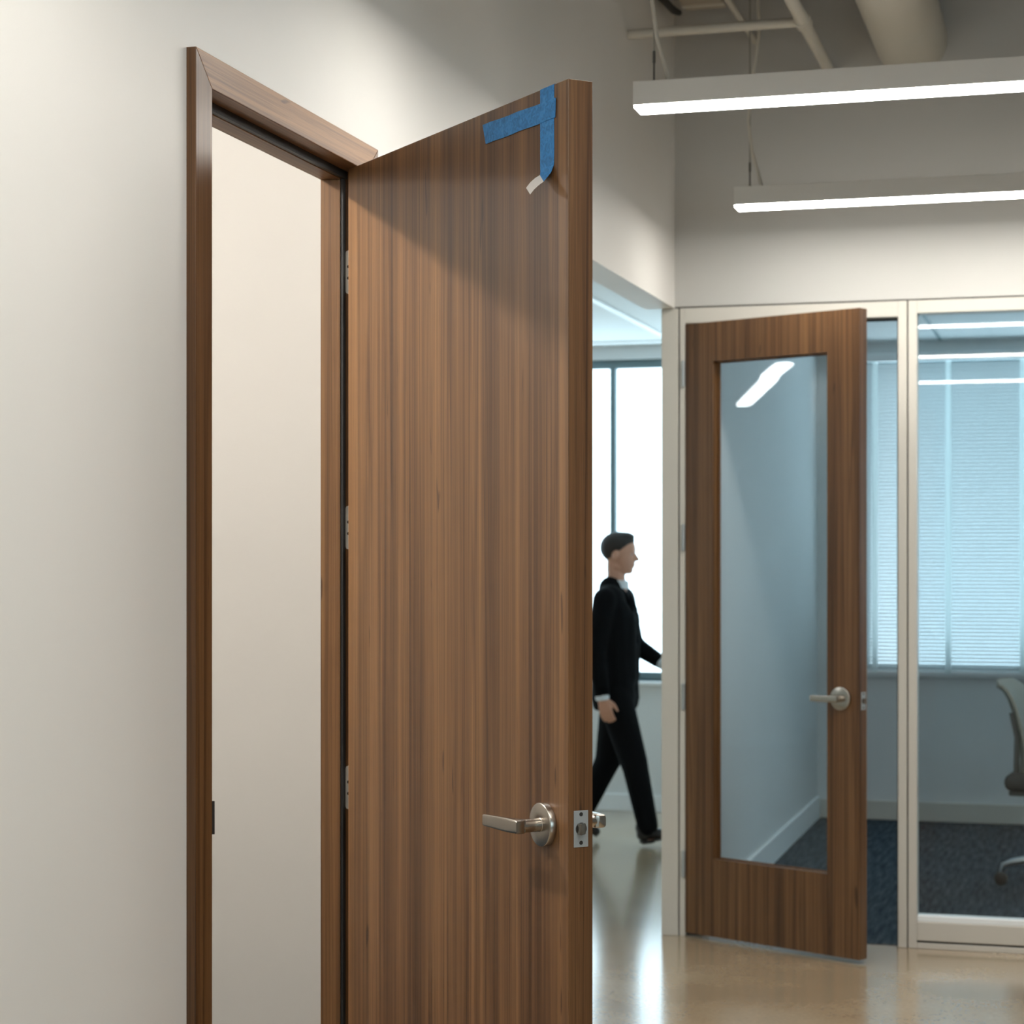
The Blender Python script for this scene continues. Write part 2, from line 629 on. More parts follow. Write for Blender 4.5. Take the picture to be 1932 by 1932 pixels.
# ------------------------------------------------------------------ exterior windows
def ext_window(name, x0, x1, z0, z1, mull, label, loc=None, rz=0.0):
    w = thing(name, label, 'window', loc or (x0, Y0, z0), rz, kind='structure')
    ya, yb = 0.05, 0.10
    Wd, H = x1 - x0, z1 - z0
    b = NB()
    t = 0.045
    box(b, 0, Wd, ya, yb, 0, t)
    box(b, 0, Wd, ya, yb, H - t, H)
    box(b, 0, t, ya, yb, t, H - t)
    box(b, Wd - t, Wd, ya, yb, t, H - t)
    obj('window_frame', b, ALU, w)
    edges = [t] + [m - x0 for m in mull] + [Wd - t]
    for m in mull:
        b = NB()
        box(b, m - x0 - 0.015, m - x0 + 0.015, ya, yb, t, H - t)
        obj('mullion', b, ALU, w)
    for a, c in zip(edges, edges[1:]):
        b = NB()
        box(b, a, c, 0.073, 0.079, t, H - t)
        obj('pane', b, GLASS_EXT, w)
    b = NB()
    box(b, 0, Wd, -0.03, ya, -0.02, 0.0, 0.003)
    obj('window_sill', b, RAIL, w)
    return w


ext_window('window_2', LX0, LX1, LZ0, LZ1, [-4.9, -3.6, -2.3, -1.005], 'daylight window with slim grey mullion behind the walking person')
ext_window('window_3', RX0, RX1, RZ0, RZ1, [1.9, 3.3], 'meeting room window covered by the venetian blind')

ext_window('window_4', 0, QY1 - QY0, QZ0, QZ1, [1.133, 2.267], 'wide daylight window in the corridor side wall opposite the walnut door', (5.0, QY1, QZ0), -PI / 2)

# ------------------------------------------------------------------ main door frame
JX0, JX1 = -0.08, 0.017
fr = thing('trim_1', 'walnut door frame set in the white wall around the open office doorway', 'door frame', (0, 2.984, 0), kind='structure')
NJ, FJ, W2, ZS, ZT = 0.063, 0.804, 0.873, 2.133, 2.1885


def bevel_all(bm, r=0.0012):
    bmesh.ops.bevel(bm, geom=bm.edges[:], offset=r, segments=2, affect='EDGES', profile=0.5)
    return bm


b = prism(NB(), [(0, 0), (NJ, 0), (NJ, ZS), (0, ZT)], 'X', JX0, JX1)
obj('jamb', bevel_all(b), WOOD_JAMB, fr)
b = prism(NB(), [(FJ, 0), (W2, 0), (W2, ZT), (FJ, ZS)], 'X', JX0, JX1)
obj('jamb', bevel_all(b), WOOD_JAMB, fr)
b = prism(NB(), [(0, ZT), (NJ, ZS), (FJ, ZS), (W2, ZT)], 'X', JX0, JX1)
obj('header', bevel_all(b), WOOD_HEAD, fr)
SX0, SX1 = -0.076, -0.034
HS = 0.016
b = NB()
box(b, SX0, SX1, NJ, NJ + 0.013, 0, ZS - HS, 0.001)
obj('door_stop', b, WOOD_JAMB, fr)
b = NB()
box(b, SX0, SX1, FJ - 0.016, FJ, 0, ZS - HS, 0.001)
obj('door_stop', b, WOOD_JAMB, fr)
b = NB()
box(b, SX0, SX1, NJ, FJ, ZS - HS, ZS, 0.001)
obj('door_stop', b, WOOD_HEAD, fr)
# black strips: painted shade of the hinge side rabbet, dark band along the header
b = NB()
box(b, SX1 + 0.0005, SX1 + 0.006, FJ - 0.014, FJ, 0, ZS - HS)
obj('dark_strip', b, BLACK, fr)
b = NB()
box(b, SX1 + 0.0005, SX1 + 0.010, NJ, FJ, ZS - HS + 0.0015, ZS)
obj('dark_strip', b, BLACK, fr)
# strike plate with flared lip
b = NB()
box(b, -0.028, 0.012, NJ, NJ + 0.002, 0.885, 0.972, 0.0008)
obj('strike_plate', b, DARKSTEEL, fr)
b = NB()
prism(b, [(0.010, NJ + 0.0005), (0.017, NJ + 0.0045), (0.0185, NJ + 0.006), (0.0165, NJ + 0.007), (0.010, NJ + 0.002)], 'Z', 0.901, 0.956)
obj('strike_lip', b, DARKSTEEL, fr)


# ------------------------------------------------------------------ lever handle
def lever_set(parent, s, z, y_face, out, length, proj=0.060, metal=NICKEL, r=0.036, left=True):
    """rosette, neck and flat lever on a door face; out = -1 or +1 along local y"""
    b = NB()
    lathe(b, (s, y_face, z), (0, out, 0), [(0, r - 0.001), (0.0008, r), (0.0105, r), (0.0116, r - 0.0006), (0.0122, r - 0.0018), (0.0124, 0.012)], 56)
    ro = sm(obj('rosette', b, metal, parent))
    b = NB()
    lathe(b, (s, y_face + out * 0.009, z), (0, out, 0), [(0, 0.0132), (0.002, 0.0132), (0.004, 0.0112), (proj - 0.022, 0.0108), (proj - 0.012, 0.0108)], 32)
    nk = sm(obj('neck', b, metal, parent))
    b = NB()
    # set screw hole on the neck
    lathe(b, (s - 0.002, y_face + out * 0.017, z - 0.0105), (0, 0, -1), [(0, 0.0022), (0.0008, 0.0022)], 12)
    obj('set_screw', b, SCREW, nk)
    d = -1 if left else 1
    b = NB()
    h0, h1 = 0.0118, 0.0100
    yo = y_face + out * proj
    # cross sections along the lever, elbow first
    secs = [(s - d * 0.0118, 0.0095, 0.014), (s - d * 0.0095, 0.0112, 0.019), (s, h0, 0.021), (s + d * 0.014, h0, 0.016), (s + d * 0.026, h0, 0.0095), (s + d * 0.05, 0.0112, 0.0085),
            (s + d * (length - 0.004), h1, 0.0080), (s + d * length, h1 - 0.001, 0.0074)]
    rings = []
    for x, hh, th in secs:
        ring = []
        n = 20
        for k in range(n):
            a = 2 * PI * k / n
            ca, sa = math.cos(a), math.sin(a)
            e = 0.35
            py = math.copysign(abs(ca) ** e, ca) * th / 2
            pz = math.copysign(abs(sa) ** e, sa) * hh
            zc = z - 0.0012 * (abs(x - s) / length)
            ring.append(b.verts.new((x, yo - out * th / 2 + py, zc + pz)))
        rings.append(ring)
    for p, q in zip(rings, rings[1:]):
        for k in range(20):
            b.faces.new((p[k], p[(k + 1) % 20], q[(k + 1) % 20], q[k]))
    b.faces.new(rings[0][::-1])
    b.faces.new(rings[-1])
    lv = sm(obj('lever', b, metal, parent), 40)
    return ro, nk, lv


def latch(parent, x, yc, z, out=1):
    """face plate on the door edge, bolt and two screws"""
    b = NB()
    box(b, x - 0.0005, x + 0.0012, yc - 0.0133, yc + 0.0133, z - 0.0295, z + 0.0295, 0.0005)
    pl = obj('latch_plate', b, STEEL, parent)
    b = NB()
    lathe(b, (x + 0.001, yc, z), (1, 0, 0), [(0, 0.0102), (0.0008, 0.0102)], 24)
    obj('bolt_hole', b, SCREW, pl)
    b = NB()
    prism(b, [(x, yc - 0.0075), (x + 0.011, yc - 0.0075), (x + 0.0125, yc - 0.005), (x + 0.004, yc + 0.0075), (x, yc + 0.0075)], 'Z', z - 0.009, z + 0.009)
    bmesh.ops.bevel(b, geom=b.edges[:], offset=0.001, segments=2, affect='EDGES')
    obj('latch_bolt', b, NICKEL, pl)
    for dz in (-0.0225, 0.0235):
        b = NB()
        lathe(b, (x + 0.0012, yc, z + dz), (1, 0, 0), [(0, 0.0034), (0.0006, 0.0030), (0.0007, 0.001)], 16)
        obj('screw', b, SCREW, pl)
    return pl


# ------------------------------------------------------------------ main door leaf
DO = (-0.007, 3.7467, 0.0)
DR = math.radians(-45.58)
DW, DT, DZ0, DZ1 = 0.8732, 0.046, 0.012, 2.1297
door = thing('wooden_door', 'large walnut veneer door standing open in the foreground with blue tape near its top corner', 'door', DO, DR, kind='thing')
b = NB()
box(b, 0, DW, 0, DT, DZ0, DZ1, 0.0011)
obj('door_panel', b, WOOD_DOOR, door)
lever_set(door, 0.8002, 0.9215, 0.0, -1, 0.106, 0.062)
lever_set(door, 0.8002, 0.9215, DT, 1, 0.106, 0.062)
latch(door, DW, 0.0235, 0.9215)
for hz in (1.931, 1.417, 0.894, 0.30):
    hx, hy = -0.0005, 0.0
    b = NB()
    # leaf screwed to the door edge
    box(b, -0.0022, -0.0003, 0.012, DT, hz - 0.044, hz + 0.044, 0.0006)
    h = obj('hinge', b, HINGE, door)
    b = NB()
    pr = []
    for k in range(5):
        z0 = k * 0.0176
        pr += [(z0, 0.0056), (z0 + 0.0004, 0.0062), (z0 + 0.0170, 0.0062), (z0 + 0.0174, 0.0056)]
    lathe(b, (-0.004, DT + 0.006, hz - 0.044), (0, 0, 1), pr, 16)
    obj('knuckle', b, HINGE, h, 30)
# jamb leaves of those hinges, screwed to the frame
for hz in (1.931, 1.417, 0.894, 0.30):
    b = NB()
    x0, x1, y = -0.0275, 0.017, FJ
    pts = [(x0 + 0.005, hz - 0.0435), (x1, hz - 0.0435), (x1, hz + 0.0435), (x0 + 0.005, hz + 0.0435), (x0 + 0.0015, hz + 0.042), (x0, hz + 0.0385), (x0, hz - 0.0385), (x0 + 0.0015, hz - 0.042)]
    prism(b, pts, 'Y', y - 0.0025, y)
    h = obj('hinge_leaf', b, HINGE, fr)
    for sx, dz in ((-0.021, 0.011), (-0.021, -0.012), (-0.004, 0.028), (-0.004, -0.028)):
        b = NB()
        lathe(b, (sx, y - 0.0025, hz + dz), (0, -1, 0), [(0, 0.0032), (0.0004, 0.003), (0.0005, 0.001)], 14)
        obj('screw', b, SCREW, h)

# ------------------------------------------------------------------ blue tape on the door (own things, lying on its face)
M_DOOR = Matrix.Translation(DO) @ Matrix.Rotation(DR, 4, 'Z')


def strip(rows, th=0.0005):
    """ruled strip through (left, right) point pairs in door coordinates, given a thickness"""
    bm = NB()
    n = len(rows)
    L_, R_ = [Vector(r[0]) for r in rows], [Vector(r[1]) for r in rows]
    nor = []
    for i in range(n):
        t = (L_[min(i + 1, n - 1)] + R_[min(i + 1, n - 1)] - L_[max(i - 1, 0)] - R_[max(i - 1, 0)])
        nor.append(t.cross(R_[i] - L_[i]).normalized())
    grid = []
    for side in (0, 1):
        g = []
        for i in range(n):
            row = []
            for k in range(5):
                p = L_[i].lerp(R_[i], k / 4) + nor[i] * (th * side)
                row.append(bm.verts.new(p))
            g.append(row)
        grid.append(g)
    for side in (0, 1):
        g = grid[side]
        for i in range(n - 1):
            for k in range(4):
                bm.faces.new((g[i][k], g[i][k + 1], g[i + 1][k + 1], g[i + 1][k]))
    a, c = grid
    for i in range(n - 1):
        for k in (0, 4):
            bm.faces.new((a[i][k], a[i + 1][k], c[i + 1][k], c[i][k]))
    for i in (0, n - 1):
        for k in range(4):
            bm.faces.new((a[i][k], a[i][k + 1], c[i][k + 1], c[i][k]))
    return bm


def tape_thing(name, label):
    o = thing(name, label, 'tape', DO, DR, 'blue tape strips on the door')
    return o


t1 = tape_thing('painters_tape', 'vertical strip of blue tape at the door corner, lower end peeling off')
t2 = tape_thing('painters_tape', 'sloping horizontal strip of blue tape under the top edge of the large door')
E0, E1 = -0.0004, -0.0012
rows = [((0.7827, 0.012, DZ1 + E0 * -1), (0.8285, 0.012, DZ1 + E0 * -1)), ((0.7827, 0.001, DZ1 + 0.0005), (0.8285, 0.001, DZ1 + 0.0005)),
        ((0.7827, E0, DZ1 - 0.0005), (0.8285, E0, DZ1 - 0.0005))]
for k in range(1, 6):
    z = DZ1 - 0.0005 - 0.125 * k / 5
    rows.append(((0.7827, E0, z), (0.8285 + 0.0004 * math.sin(k * 2.1), E0, z)))
rows += [((0.7829, E0, 1.999), (0.8284, -0.001, 1.998)), ((0.7833, -0.0006, 1.993), (0.8282, -0.006, 1.986)), ((0.7845, -0.002, 1.9885), (0.8275, -0.0195, 1.9695))]
obj('tape_strip', strip(rows), TAPE, t1)
rows = [((0.7845, -0.002, 1.9885), (0.8275, -0.0195, 1.9695)), ((0.788, -0.013, 1.982), (0.8285, -0.0295, 1.9625)), ((0.793, -0.025, 1.973), (0.832, -0.040, 1.954)), ((0.797, -0.035, 1.9625), (0.8365, -0.0495, 1.9446))]
obj('peeled_end', strip(rows), TAPE_BACK, t1, False, 'pale sticky back of the peeled tape end')
rows = []
for k in range(9):
    f = k / 8
    j = 0.0006 * math.sin(k * 1.9)
    rows.append(((0.5914 + (0.8337 - 0.5914) * f, E1, 2.0743 + j), (0.5796 + (0.8354 - 0.5796) * f, E1, 2.1096 - 0.0035 * f + j)))
obj('tape_strip', strip(rows), TAPE, t2)

# ------------------------------------------------------------------ storefront
FY0, FY1 = 7.022, 7.10
sf = thing('window_1', 'beige framed floor to head glazing of the meeting room', 'glazing', (0, FY0, 0), kind='structure')


def fbox(name, x0, x1, z0, z1, m=FRAME, y0=0.0, y1=0.078, bev=0.002):
    b = NB()
    box(b, x0, x1, y0, y1, z0, z1, bev)
    return obj(name, b, m, sf)


HZ = 2.2345
fbox('corner_post', -0.048, 0.0125, 0, HZ)
fbox('door_jamb', 0.0175, 0.0375, 0, HZ)
fbox('gasket', 0.0125, 0.0175, 0, HZ, FRAME_GAP, 0.008, 0.07, 0)
fbox('door_head', 0.0375, 0.784, 2.180, HZ)
fbox('door_jamb', 0.784, 0.8145, 0, HZ)
fbox('gasket', 0.8145, 0.8190, 0, HZ, FRAME_GAP, 0.010, 0.07, 0)
fbox('shadow_joint', -0.048, 4.99, HZ, 2.2395, FRAME_GAP, 0.012, 0.07, 0)
# black weather strip of the doorway
fbox('dark_strip', 0.777, 0.784, 0.003, 2.180, BLACK, 0.05, 0.066, 0)
fbox('dark_strip', 0.0375, 0.777, 2.172, 2.180, BLACK, 0.05, 0.066, 0)
mx = [0.8190, 2.35, 3.70, 4.96]
for i, m_ in enumerate(mx):
    w_ = 0.0295 if i == 0 else 0.045
    fbox('mullion', m_, m_ + w_, 0, HZ)
for i in range(3):
    a = mx[i] + (0.0295 if i == 0 else 0.045)
    c = mx[i + 1]
    fbox('head_frame', a, c, 2.190, HZ)
    fbox('sill_frame', a, c, 0.028, 0.092)
    fbox('glazing_bead', a, c, 0.092, 0.112, RAIL, 0.012, 0.066, 0.003)
    fbox('shadow_joint', a, c, 0.020, 0.028, FRAME_GAP, 0.012, 0.07, 0)
    fbox('base_strip', a, c, 0, 0.020)
    fbox('pane', a, c, 0.112, 2.190, GLASS, 0.034, 0.044, 0)

# ------------------------------------------------------------------ glazed door
GO = (0.0384, 7.0216, 0.0)
GR = math.radians(-26.5)
gd = thing('glazed_door', 'walnut door with a tall glass panel standing ajar in the beige storefront frame', 'door', GO, GR, kind='thing')
GW, GT, GZ0, GZ1 = 0.7249, 0.045, 0.0135, 2.1765
A0, A1, B0, B1 = 0.122, 0.597, 0.287, 2.037


def frame_piece(name, x0, x1, z0, z1, m):
    b = NB()
    box(b, x0, x1, 0, GT, z0, z1, 0.0008)
    return obj(name, b, m, gd)


frame_piece('stile', 0, A0, GZ0, GZ1, WOOD_FAR)
frame_piece('stile', A1, GW, GZ0, GZ1, WOOD_FAR)
frame_piece('rail', A0, A1, B1, GZ1, WOOD_FAR)
frame_piece('rail', A0, A1, GZ0, B0, WOOD_FAR)
b = NB()
box(b, A0, A1, 0.034, 0.039, B0, B1)
obj('glass_panel', b, GLASS, gd)
# slim stops holding the pane on the room side
for x0, x1, z0, z1 in ((A0, A0 + 0.010, B0, B1), (A1 - 0.004, A1, B0, B1), (A0, A1, B1 - 0.006, B1), (A0, A1, B0, B0 + 0.004)):
    b = NB()
    box(b, x0, x1, 0.026, 0.034, z0, z1)
    obj('glazing_stop', b, WOOD_FAR, gd)
lever_set(gd, 0.6551, 0.878, 0.0, -1, 0.094, 0.050, NICKEL, 0.039)
lever_set(gd, 0.6551, 0.878, GT, 1, 0.094, 0.050, NICKEL, 0.039)
latch(gd, GW, 0.0225, 0.872)
for hz in (2.0, 1.418, 0.852, 0.257):
    b = NB()
    box(b, -0.0018, -0.0002, 0.002, 0.034, hz - 0.045, hz + 0.045)
    h = obj('hinge', b, STEEL, gd)
    b = NB()
    lathe(b, (-0.004, -0.006, hz - 0.048), (0, 0, 1), [(0, 0.004), (0.003, 0.005), (0.0032, 0.0068), (0.0928, 0.0068), (0.093, 0.005), (0.096, 0.004)], 16)
    sm(obj('knuckle', b, STEEL, h))

# ------------------------------------------------------------------ venetian blind
bl = thing('venetian_blind', 'white venetian blind lowered over the meeting room window', 'blind', (0.14, 10.30, 0))
BX1 = 2.45
b = NB()
box(b, 0, BX1, -0.022, 0.022, 2.331, 2.372, 0.003)
obj('head_rail', b, RAIL, bl)
b = NB()
box(b, 0, BX1, -0.013, 0.013, 0.744, 0.766, 0.003)
obj('bottom_rail', b, RAIL, bl)
me = None
TILT = math.radians(-50)
z, k = 2.312, 0
while z > 0.775:
    if me is None:
        b = NB()
        ca, sa = math.cos(TILT), math.sin(TILT)
        prof = []
        for q in range(5):
            u = (q / 4 - 0.5) * 0.0222
            cr = 0.0018 * (1 - (2 * q / 4 - 1) ** 2)
            prof.append((u * ca - cr * sa, u * sa + cr * ca))
        lo = [(p[0] + 0.0003 * sa, p[1] - 0.0003 * ca) for p in prof]
        prism(b, prof + lo[::-1], 'X', 0.004, BX1 - 0.004)
        o = obj('slat', b, SLAT, bl)
        me = o.data
    else:
        o = bpy.data.objects.new('slat', me)
        COL.objects.link(o)
        o.parent = bl
    o.location = (0, 0, z)
    z -= 0.0185
for tx in (0.3806, 0.7457, 1.1088, 1.475, 1.84, 2.2):
    for yy in (-0.0155, 0.0150):
        b = NB()
        box(b, tx - 0.14 - 0.013, tx - 0.14 + 0.013, yy, yy + 0.0006, 0.75, 2.335)
        obj('ladder_tape', b, BLINDTAPE, bl)

# ------------------------------------------------------------------ linear pendants
PX0, PX1 = 0.0, 2.10
PW, PH = 0.092, 0.066


def make_pendant():
    p = thing('linear_pendant', 'x', 'pendant light', (0.30, 4.979, 2.497))
    b = NB()
    # U shaped housing
    box(b, PX0, PX1, 0, PW, 0.0060, PH, 0.0010)
    obj('housing', b, WHITE_METAL, p)
    b = NB()
    box(b, PX0 + 0.002, PX1 - 0.002, 0.003, PW - 0.003, 0, 0.0060)
    obj('lens', b, LENS, p)
    for x in (0.045, PX1 - 0.3):
        b = NB()
        lathe(b, (x, PW / 2, PH), (0, 0, 1), [(0, 0.006), (0.010, 0.006), (0.011, 0.0026), (0.054, 0.0026), (0.055, 0.004), (0.085, 0.004)], 12)
        g = obj('cable_gripper', b, CH_GREY, p)
        b = NB()
        tube(b, [(x, PW / 2, PH), (x, PW / 2, TOP - 2.497 - 0.001)], 0.0025, 8)
        obj('suspension_wire', b, CABLE, g)
    b = NB()
    pts = [(0.085, PW / 2, PH - 0.001), (0.075, PW / 2, PH + 0.04), (0.052, PW / 2, PH + 0.12), (0.040, PW / 2, PH + 0.22), (0.050, PW / 2, PH + 0.34), (0.075, PW / 2, PH + 0.50), (0.06, PW / 2, TOP - 2.498)]
    tube(b, pts, 0.0055, 8)
    sm(obj('power_cord', b, PIPE, p))
    return p


pend = make_pendant()
LBL = {4.979: 'long white linear pendant hanging higher in view, wire and cord at its left end',
       6.508: 'white linear pendant nearer the bulkhead wall, lower of the two in view',
       3.80: 'linear pendant above the open walnut door', 2.20: 'second linear pendant behind the camera side', 0.39: 'linear pendant at the camera end of the corridor'}
for y in (4.979, 6.508, 3.80, 2.20, 0.39):
    p = pend if y == 4.979 else copy_tree(pend)
    p.location = (0.30, y, 2.497)
    p['label'] = LBL[y]
    p['group'] = 'linear pendants across the corridor'

# ------------------------------------------------------------------ ceiling services
b = NB()
R_ = 0.122
lathe(b, (0.83, -3.9, 3.13), (0, 1, 0), [(0, R_)] + [(d + e, R_ + q) for d in (1.5, 3.0, 4.5, 6.0, 7.5, 9.0) for e, q in ((0, 0), (0.002, 0.004), (0.03, 0.004), (0.032, 0))] + [(10.92, R_)], 40)
sm(obj('air_duct', b, PIPE, None, False, 'thick round white duct running under the ceiling to the bulkhead wall', category='duct'))
b = NB()
tube(b, [(0.56, -3.9, 3.02), (0.56, 7.02, 3.02)], 0.020, 16)
o = sm(obj('ceiling_pipe', b, PIPE, None, False, 'white pipe beside the thick duct with a cross pipe joined to it', category='pipe'))
b = NB()
lathe(b, (0.56, 6.22, 3.02), (0, 1, 0), [(0, 0.026), (0.07, 0.026)], 16)
sm(obj('pipe_coupling', b, PIPE, o))
b = NB()
tube(b, [(0.002, 6.255, 3.02), (0.54, 6.255, 3.02)], 0.015, 14)
sm(obj('branch_pipe', b, PIPE, o))
b = NB()
tube(b, [(0.288, -3.9, 3.165), (0.288, 7.02, 3.165)], 0.011, 12)
sm(obj('ceiling_pipe', b, PIPE, None, False, 'thin pipe near the corner crossing above the branch pipe', category='pipe'))
b = NB()
box(b, 0.070, 0.212, -3.4, 6.87, 3.25, 3.40, 0.004)
o = obj('cable_trunking', b, mat('beige_trunking', srgb(178, 168, 152), 0.6), None, False, 'square beige trunking high in the wall corner next to a black hose', category='trunking')
b = NB()
box(b, 0.066, 0.216, 6.80, 6.83, 3.246, 3.404, 0.001)
obj('joint_cover', b, PIPE, o)
b = NB()
tube(b, [(0.030, -3.8, 3.235), (0.032, 6.6, 3.235), (0.040, 6.80, 3.235), (0.046, 6.87, 3.245)], [0.013, 0.013, 0.013, 0.010], 12)
sm(obj('black_hose', b, BLACK, None, False, 'black hose end high in the corner between wall and beige trunking', category='hose'))
for y in (-2.0, 1.0, 4.0, 6.4):
    b = NB()
    box(b, 0.018, 0.046, y, y + 0.02, 3.222, 3.252, 0.002)
    obj('hose_clip', b, STEEL, bpy.data.objects['black_hose'])

# ------------------------------------------------------------------ lamps in the other rooms
dl = thing('ceiling_globe', 'white globe lamp fixed close under the ceiling of the small office', 'ceiling light', (-1.0, 3.10, 2.70))
b = NB()
ball(b, (0, 0, 0), (0.045, 0.045, 0.045))
obj('globe', b, LENS_WARM, dl, True)
b = NB()
lathe(b, (0, 0, 0.040), (0, 0, 1), [(0, 0.02), (0.03, 0.024), (0.045, 0.055), (0.060, 0.06)], 32)
obj('ceiling_rose', b, WHITE_METAL, dl)
gl_ = thing('globe_pendant', 'small white globe lamp hung from the ceiling of the small office', 'pendant light', (-2.2, 3.25, 2.585))
b = NB()
ball(b, (0, 0, 0), (0.05, 0.05, 0.05))
obj('globe', b, LENS_GLOBE, gl_, True)
b = NB()
lathe(b, (0, 0, 0.045), (0, 0, 1), [(0, 0.02), (0.03, 0.02), (0.032, 0.006), (0.155, 0.006), (0.157, 0.045), (0.170, 0.045)], 24)
obj('stem', b, WHITE_METAL, gl_)


def strip_lamp(p, q, label):
    p, q = Vector(p), Vector(q)
    d = q - p
    a = math.atan2(d.y, d.x)
    t = thing('linear_ceiling_light', label, 'ceiling light', p, a, 'linear lights of the open office')
    n = d.length
    b = NB()
    # stadium shaped lens
    pts = []
    for k in range(9):
        an = PI / 2 + PI * k / 8
        pts.append((0.043 + 0.043 * math.cos(an), 0.043 * math.sin(an)))
    for k in range(9):
        an = -PI / 2 + PI * k / 8
        pts.append((n - 0.043 + 0.043 * math.cos(an), 0.043 * math.sin(an)))
    prism(b, pts, 'Z', 0, 0.012)
    obj('lens', b, LENS_COOL, t)
    b = NB()
    box(b, 0, n, -0.055, 0.055, 0.0125, 0.07, 0.003)
    obj('housing', b, WHITE_METAL, t)
    for x in (0.2, n - 0.2):
        b = NB()
        tube(b, [(x, 0, 0.07), (x, 0, 0.154)], 0.004, 8)
        obj('suspension_rod', b, CABLE, t)


strip_lamp((-2.34, 5.356, 2.30), (-3.10, 5.046, 2.30), 'slim linear light hung in the open office nearer the corridor opening')
strip_lamp((-3.13, 5.010, 2.30), (-4.96, 4.220, 2.30), 'slim linear light hung in the open office farther from the corridor opening')

# ------------------------------------------------------------------ task chair in the meeting room
CH_FAB = mat('taupe_mesh_fabric', srgb(150, 147, 136), 0.85)
CH_DARK = mat('charcoal_seat_fabric', srgb(62, 62, 60), 0.9)
CH_FRAME = mat('chair_grey_plastic', srgb(96, 96, 92), 0.5)
CH_ALU = brushed('chair_polished_alloy', srgb(190, 194, 196), 0.3)
ch = thing('office_chair', 'taupe task chair on castors behind the meeting room glass at the right edge', 'chair', (1.33, 8.455, 0.002), math.radians(-6))


def sweep_sheet(prof, w0, w1, th):
    """bent sheet: (u, z, half width) profile with rounded thickness"""
    bm = NB()
    n = len(prof)
    grid = []
    for side in (-1, 1):
        g = []
        for i, (u, z_, hw) in enumerate(prof):
            a = Vector(prof[max(i - 1, 0)][:2])
            c = Vector(prof[min(i + 1, n - 1)][:2])
            t = (c - a).normalized()
            nn = Vector((-t.y, t.x))
            row = []
            for k in range(9):
                v = -1 + k / 4
                curve = 0.03 * (v * v) * w0
                off = side * th / 2 * math.sqrt(max(0.05, 1 - 0.9 * abs(v) ** 4))
                row.append(bm.verts.new((u + nn.x * off + curve, v * hw, z_ + nn.y * off)))
            g.append(row)
        grid.append(g)
    for g in grid:
        for i in range(n - 1):
            for k in range(8):
                bm.faces.new((g[i][k], g[i][k + 1], g[i + 1][k + 1], g[i + 1][k]))
    a, c = grid
    for i in range(n - 1):
        for k in (0, 8):
            bm.faces.new((a[i][k], a[i + 1][k], c[i + 1][k], c[i][k]))
    for i in (0, n - 1):
        for k in range(8):
            bm.faces.new((a[i][k], a[i][k + 1], c[i][k + 1], c[i][k]))
    return bm


prof = [(-0.165, 0.47, 0.20), (-0.158, 0.52, 0.215), (-0.160, 0.58, 0.225), (-0.172, 0.65, 0.23), (-0.190, 0.72, 0.23), (-0.208, 0.77, 0.225), (-0.230, 0.805, 0.215), (-0.256, 0.825, 0.20), (-0.268, 0.826, 0.19)]
bk = sm(obj('backrest', sweep_sheet(prof, 1, 1, 0.030), CH_FAB, ch), 60)
for s_ in (-1, 1):
    b = NB()
    tube(b, [(-0.14, s_ * 0.10, 0.40), (-0.175, s_ * 0.14, 0.42), (-0.172, s_ * 0.17, 0.50), (-0.166, s_ * 0.19, 0.62), (-0.186, s_ * 0.20, 0.72)], 0.012, 10)
    sm(obj('back_frame', b, CH_FRAME, ch))
b = NB()
box(b, -0.215, 0.265, -0.235, 0.235, 0.405, 0.475, 0.030, 4)
sm(obj('seat', b, CH_DARK, ch), 60)
b = NB()
box(b, -0.20, 0.22, -0.20, 0.20, 0.385, 0.405, 0.008)
o = obj('seat_pan', b, CH_FRAME, ch)
b = NB()
box(b, -0.14, 0.12, -0.08, 0.08, 0.34, 0.386, 0.012)
obj('tilt_mechanism', b, CH_FRAME, o)
b = NB()
lathe(b, (0, 0, 0.12), (0, 0, 1), [(0, 0.028), (0.10, 0.028), (0.101, 0.016), (0.23, 0.016)], 20)
sm(obj('gas_lift', b, CH_FRAME, ch))
b = NB()
lathe(b, (0, 0, 0.075), (0, 0, 1), [(0, 0.04), (0.03, 0.045), (0.055, 0.034)], 20)
sm(obj('hub', b, CH_ALU, ch))
for k in range(5):
    a = math.radians(186 + 72 * k)
    ca, sa = math.cos(a), math.sin(a)
    b = NB()
    P = lambda r, z_: (r * ca, r * sa, z_)
    tube(b, [P(0.03, 0.115), P(0.12, 0.112), P(0.21, 0.094), P(0.245, 0.080), P(0.254, 0.05)], [0.022, 0.019, 0.015, 0.012, 0.008], 12)
    lg = sm(obj('leg', b, CH_ALU, ch), 50)
    b = NB()
    cx, cy = 0.255 * ca, 0.255 * sa
    lathe(b, (cx + sa * 0.026, cy - ca * 0.026, 0.027), (-sa, ca, 0), [(0, 0.020), (0.003, 0.026), (0.008, 0.027), (0.018, 0.027), (0.020, 0.016), (0.032, 0.016), (0.034, 0.027), (0.044, 0.027), (0.049, 0.026), (0.052, 0.020)], 24)
    sm(obj('caster', b, BLACK, lg))

# ------------------------------------------------------------------ walking person
SKIN = mat('skin', srgb(196, 146, 122), 0.5)
HAIR = mat('dark_brown_hair', srgb(36, 28, 24), 0.6)
SUIT = mat('black_suit_cloth', srgb(11, 13, 15), 0.95, 0.0, 0.15)
SHOE = mat('black_leather', srgb(20, 18, 17), 0.35)
SHIRT = mat('white_shirt_cotton', srgb(214, 220, 224), 0.8)


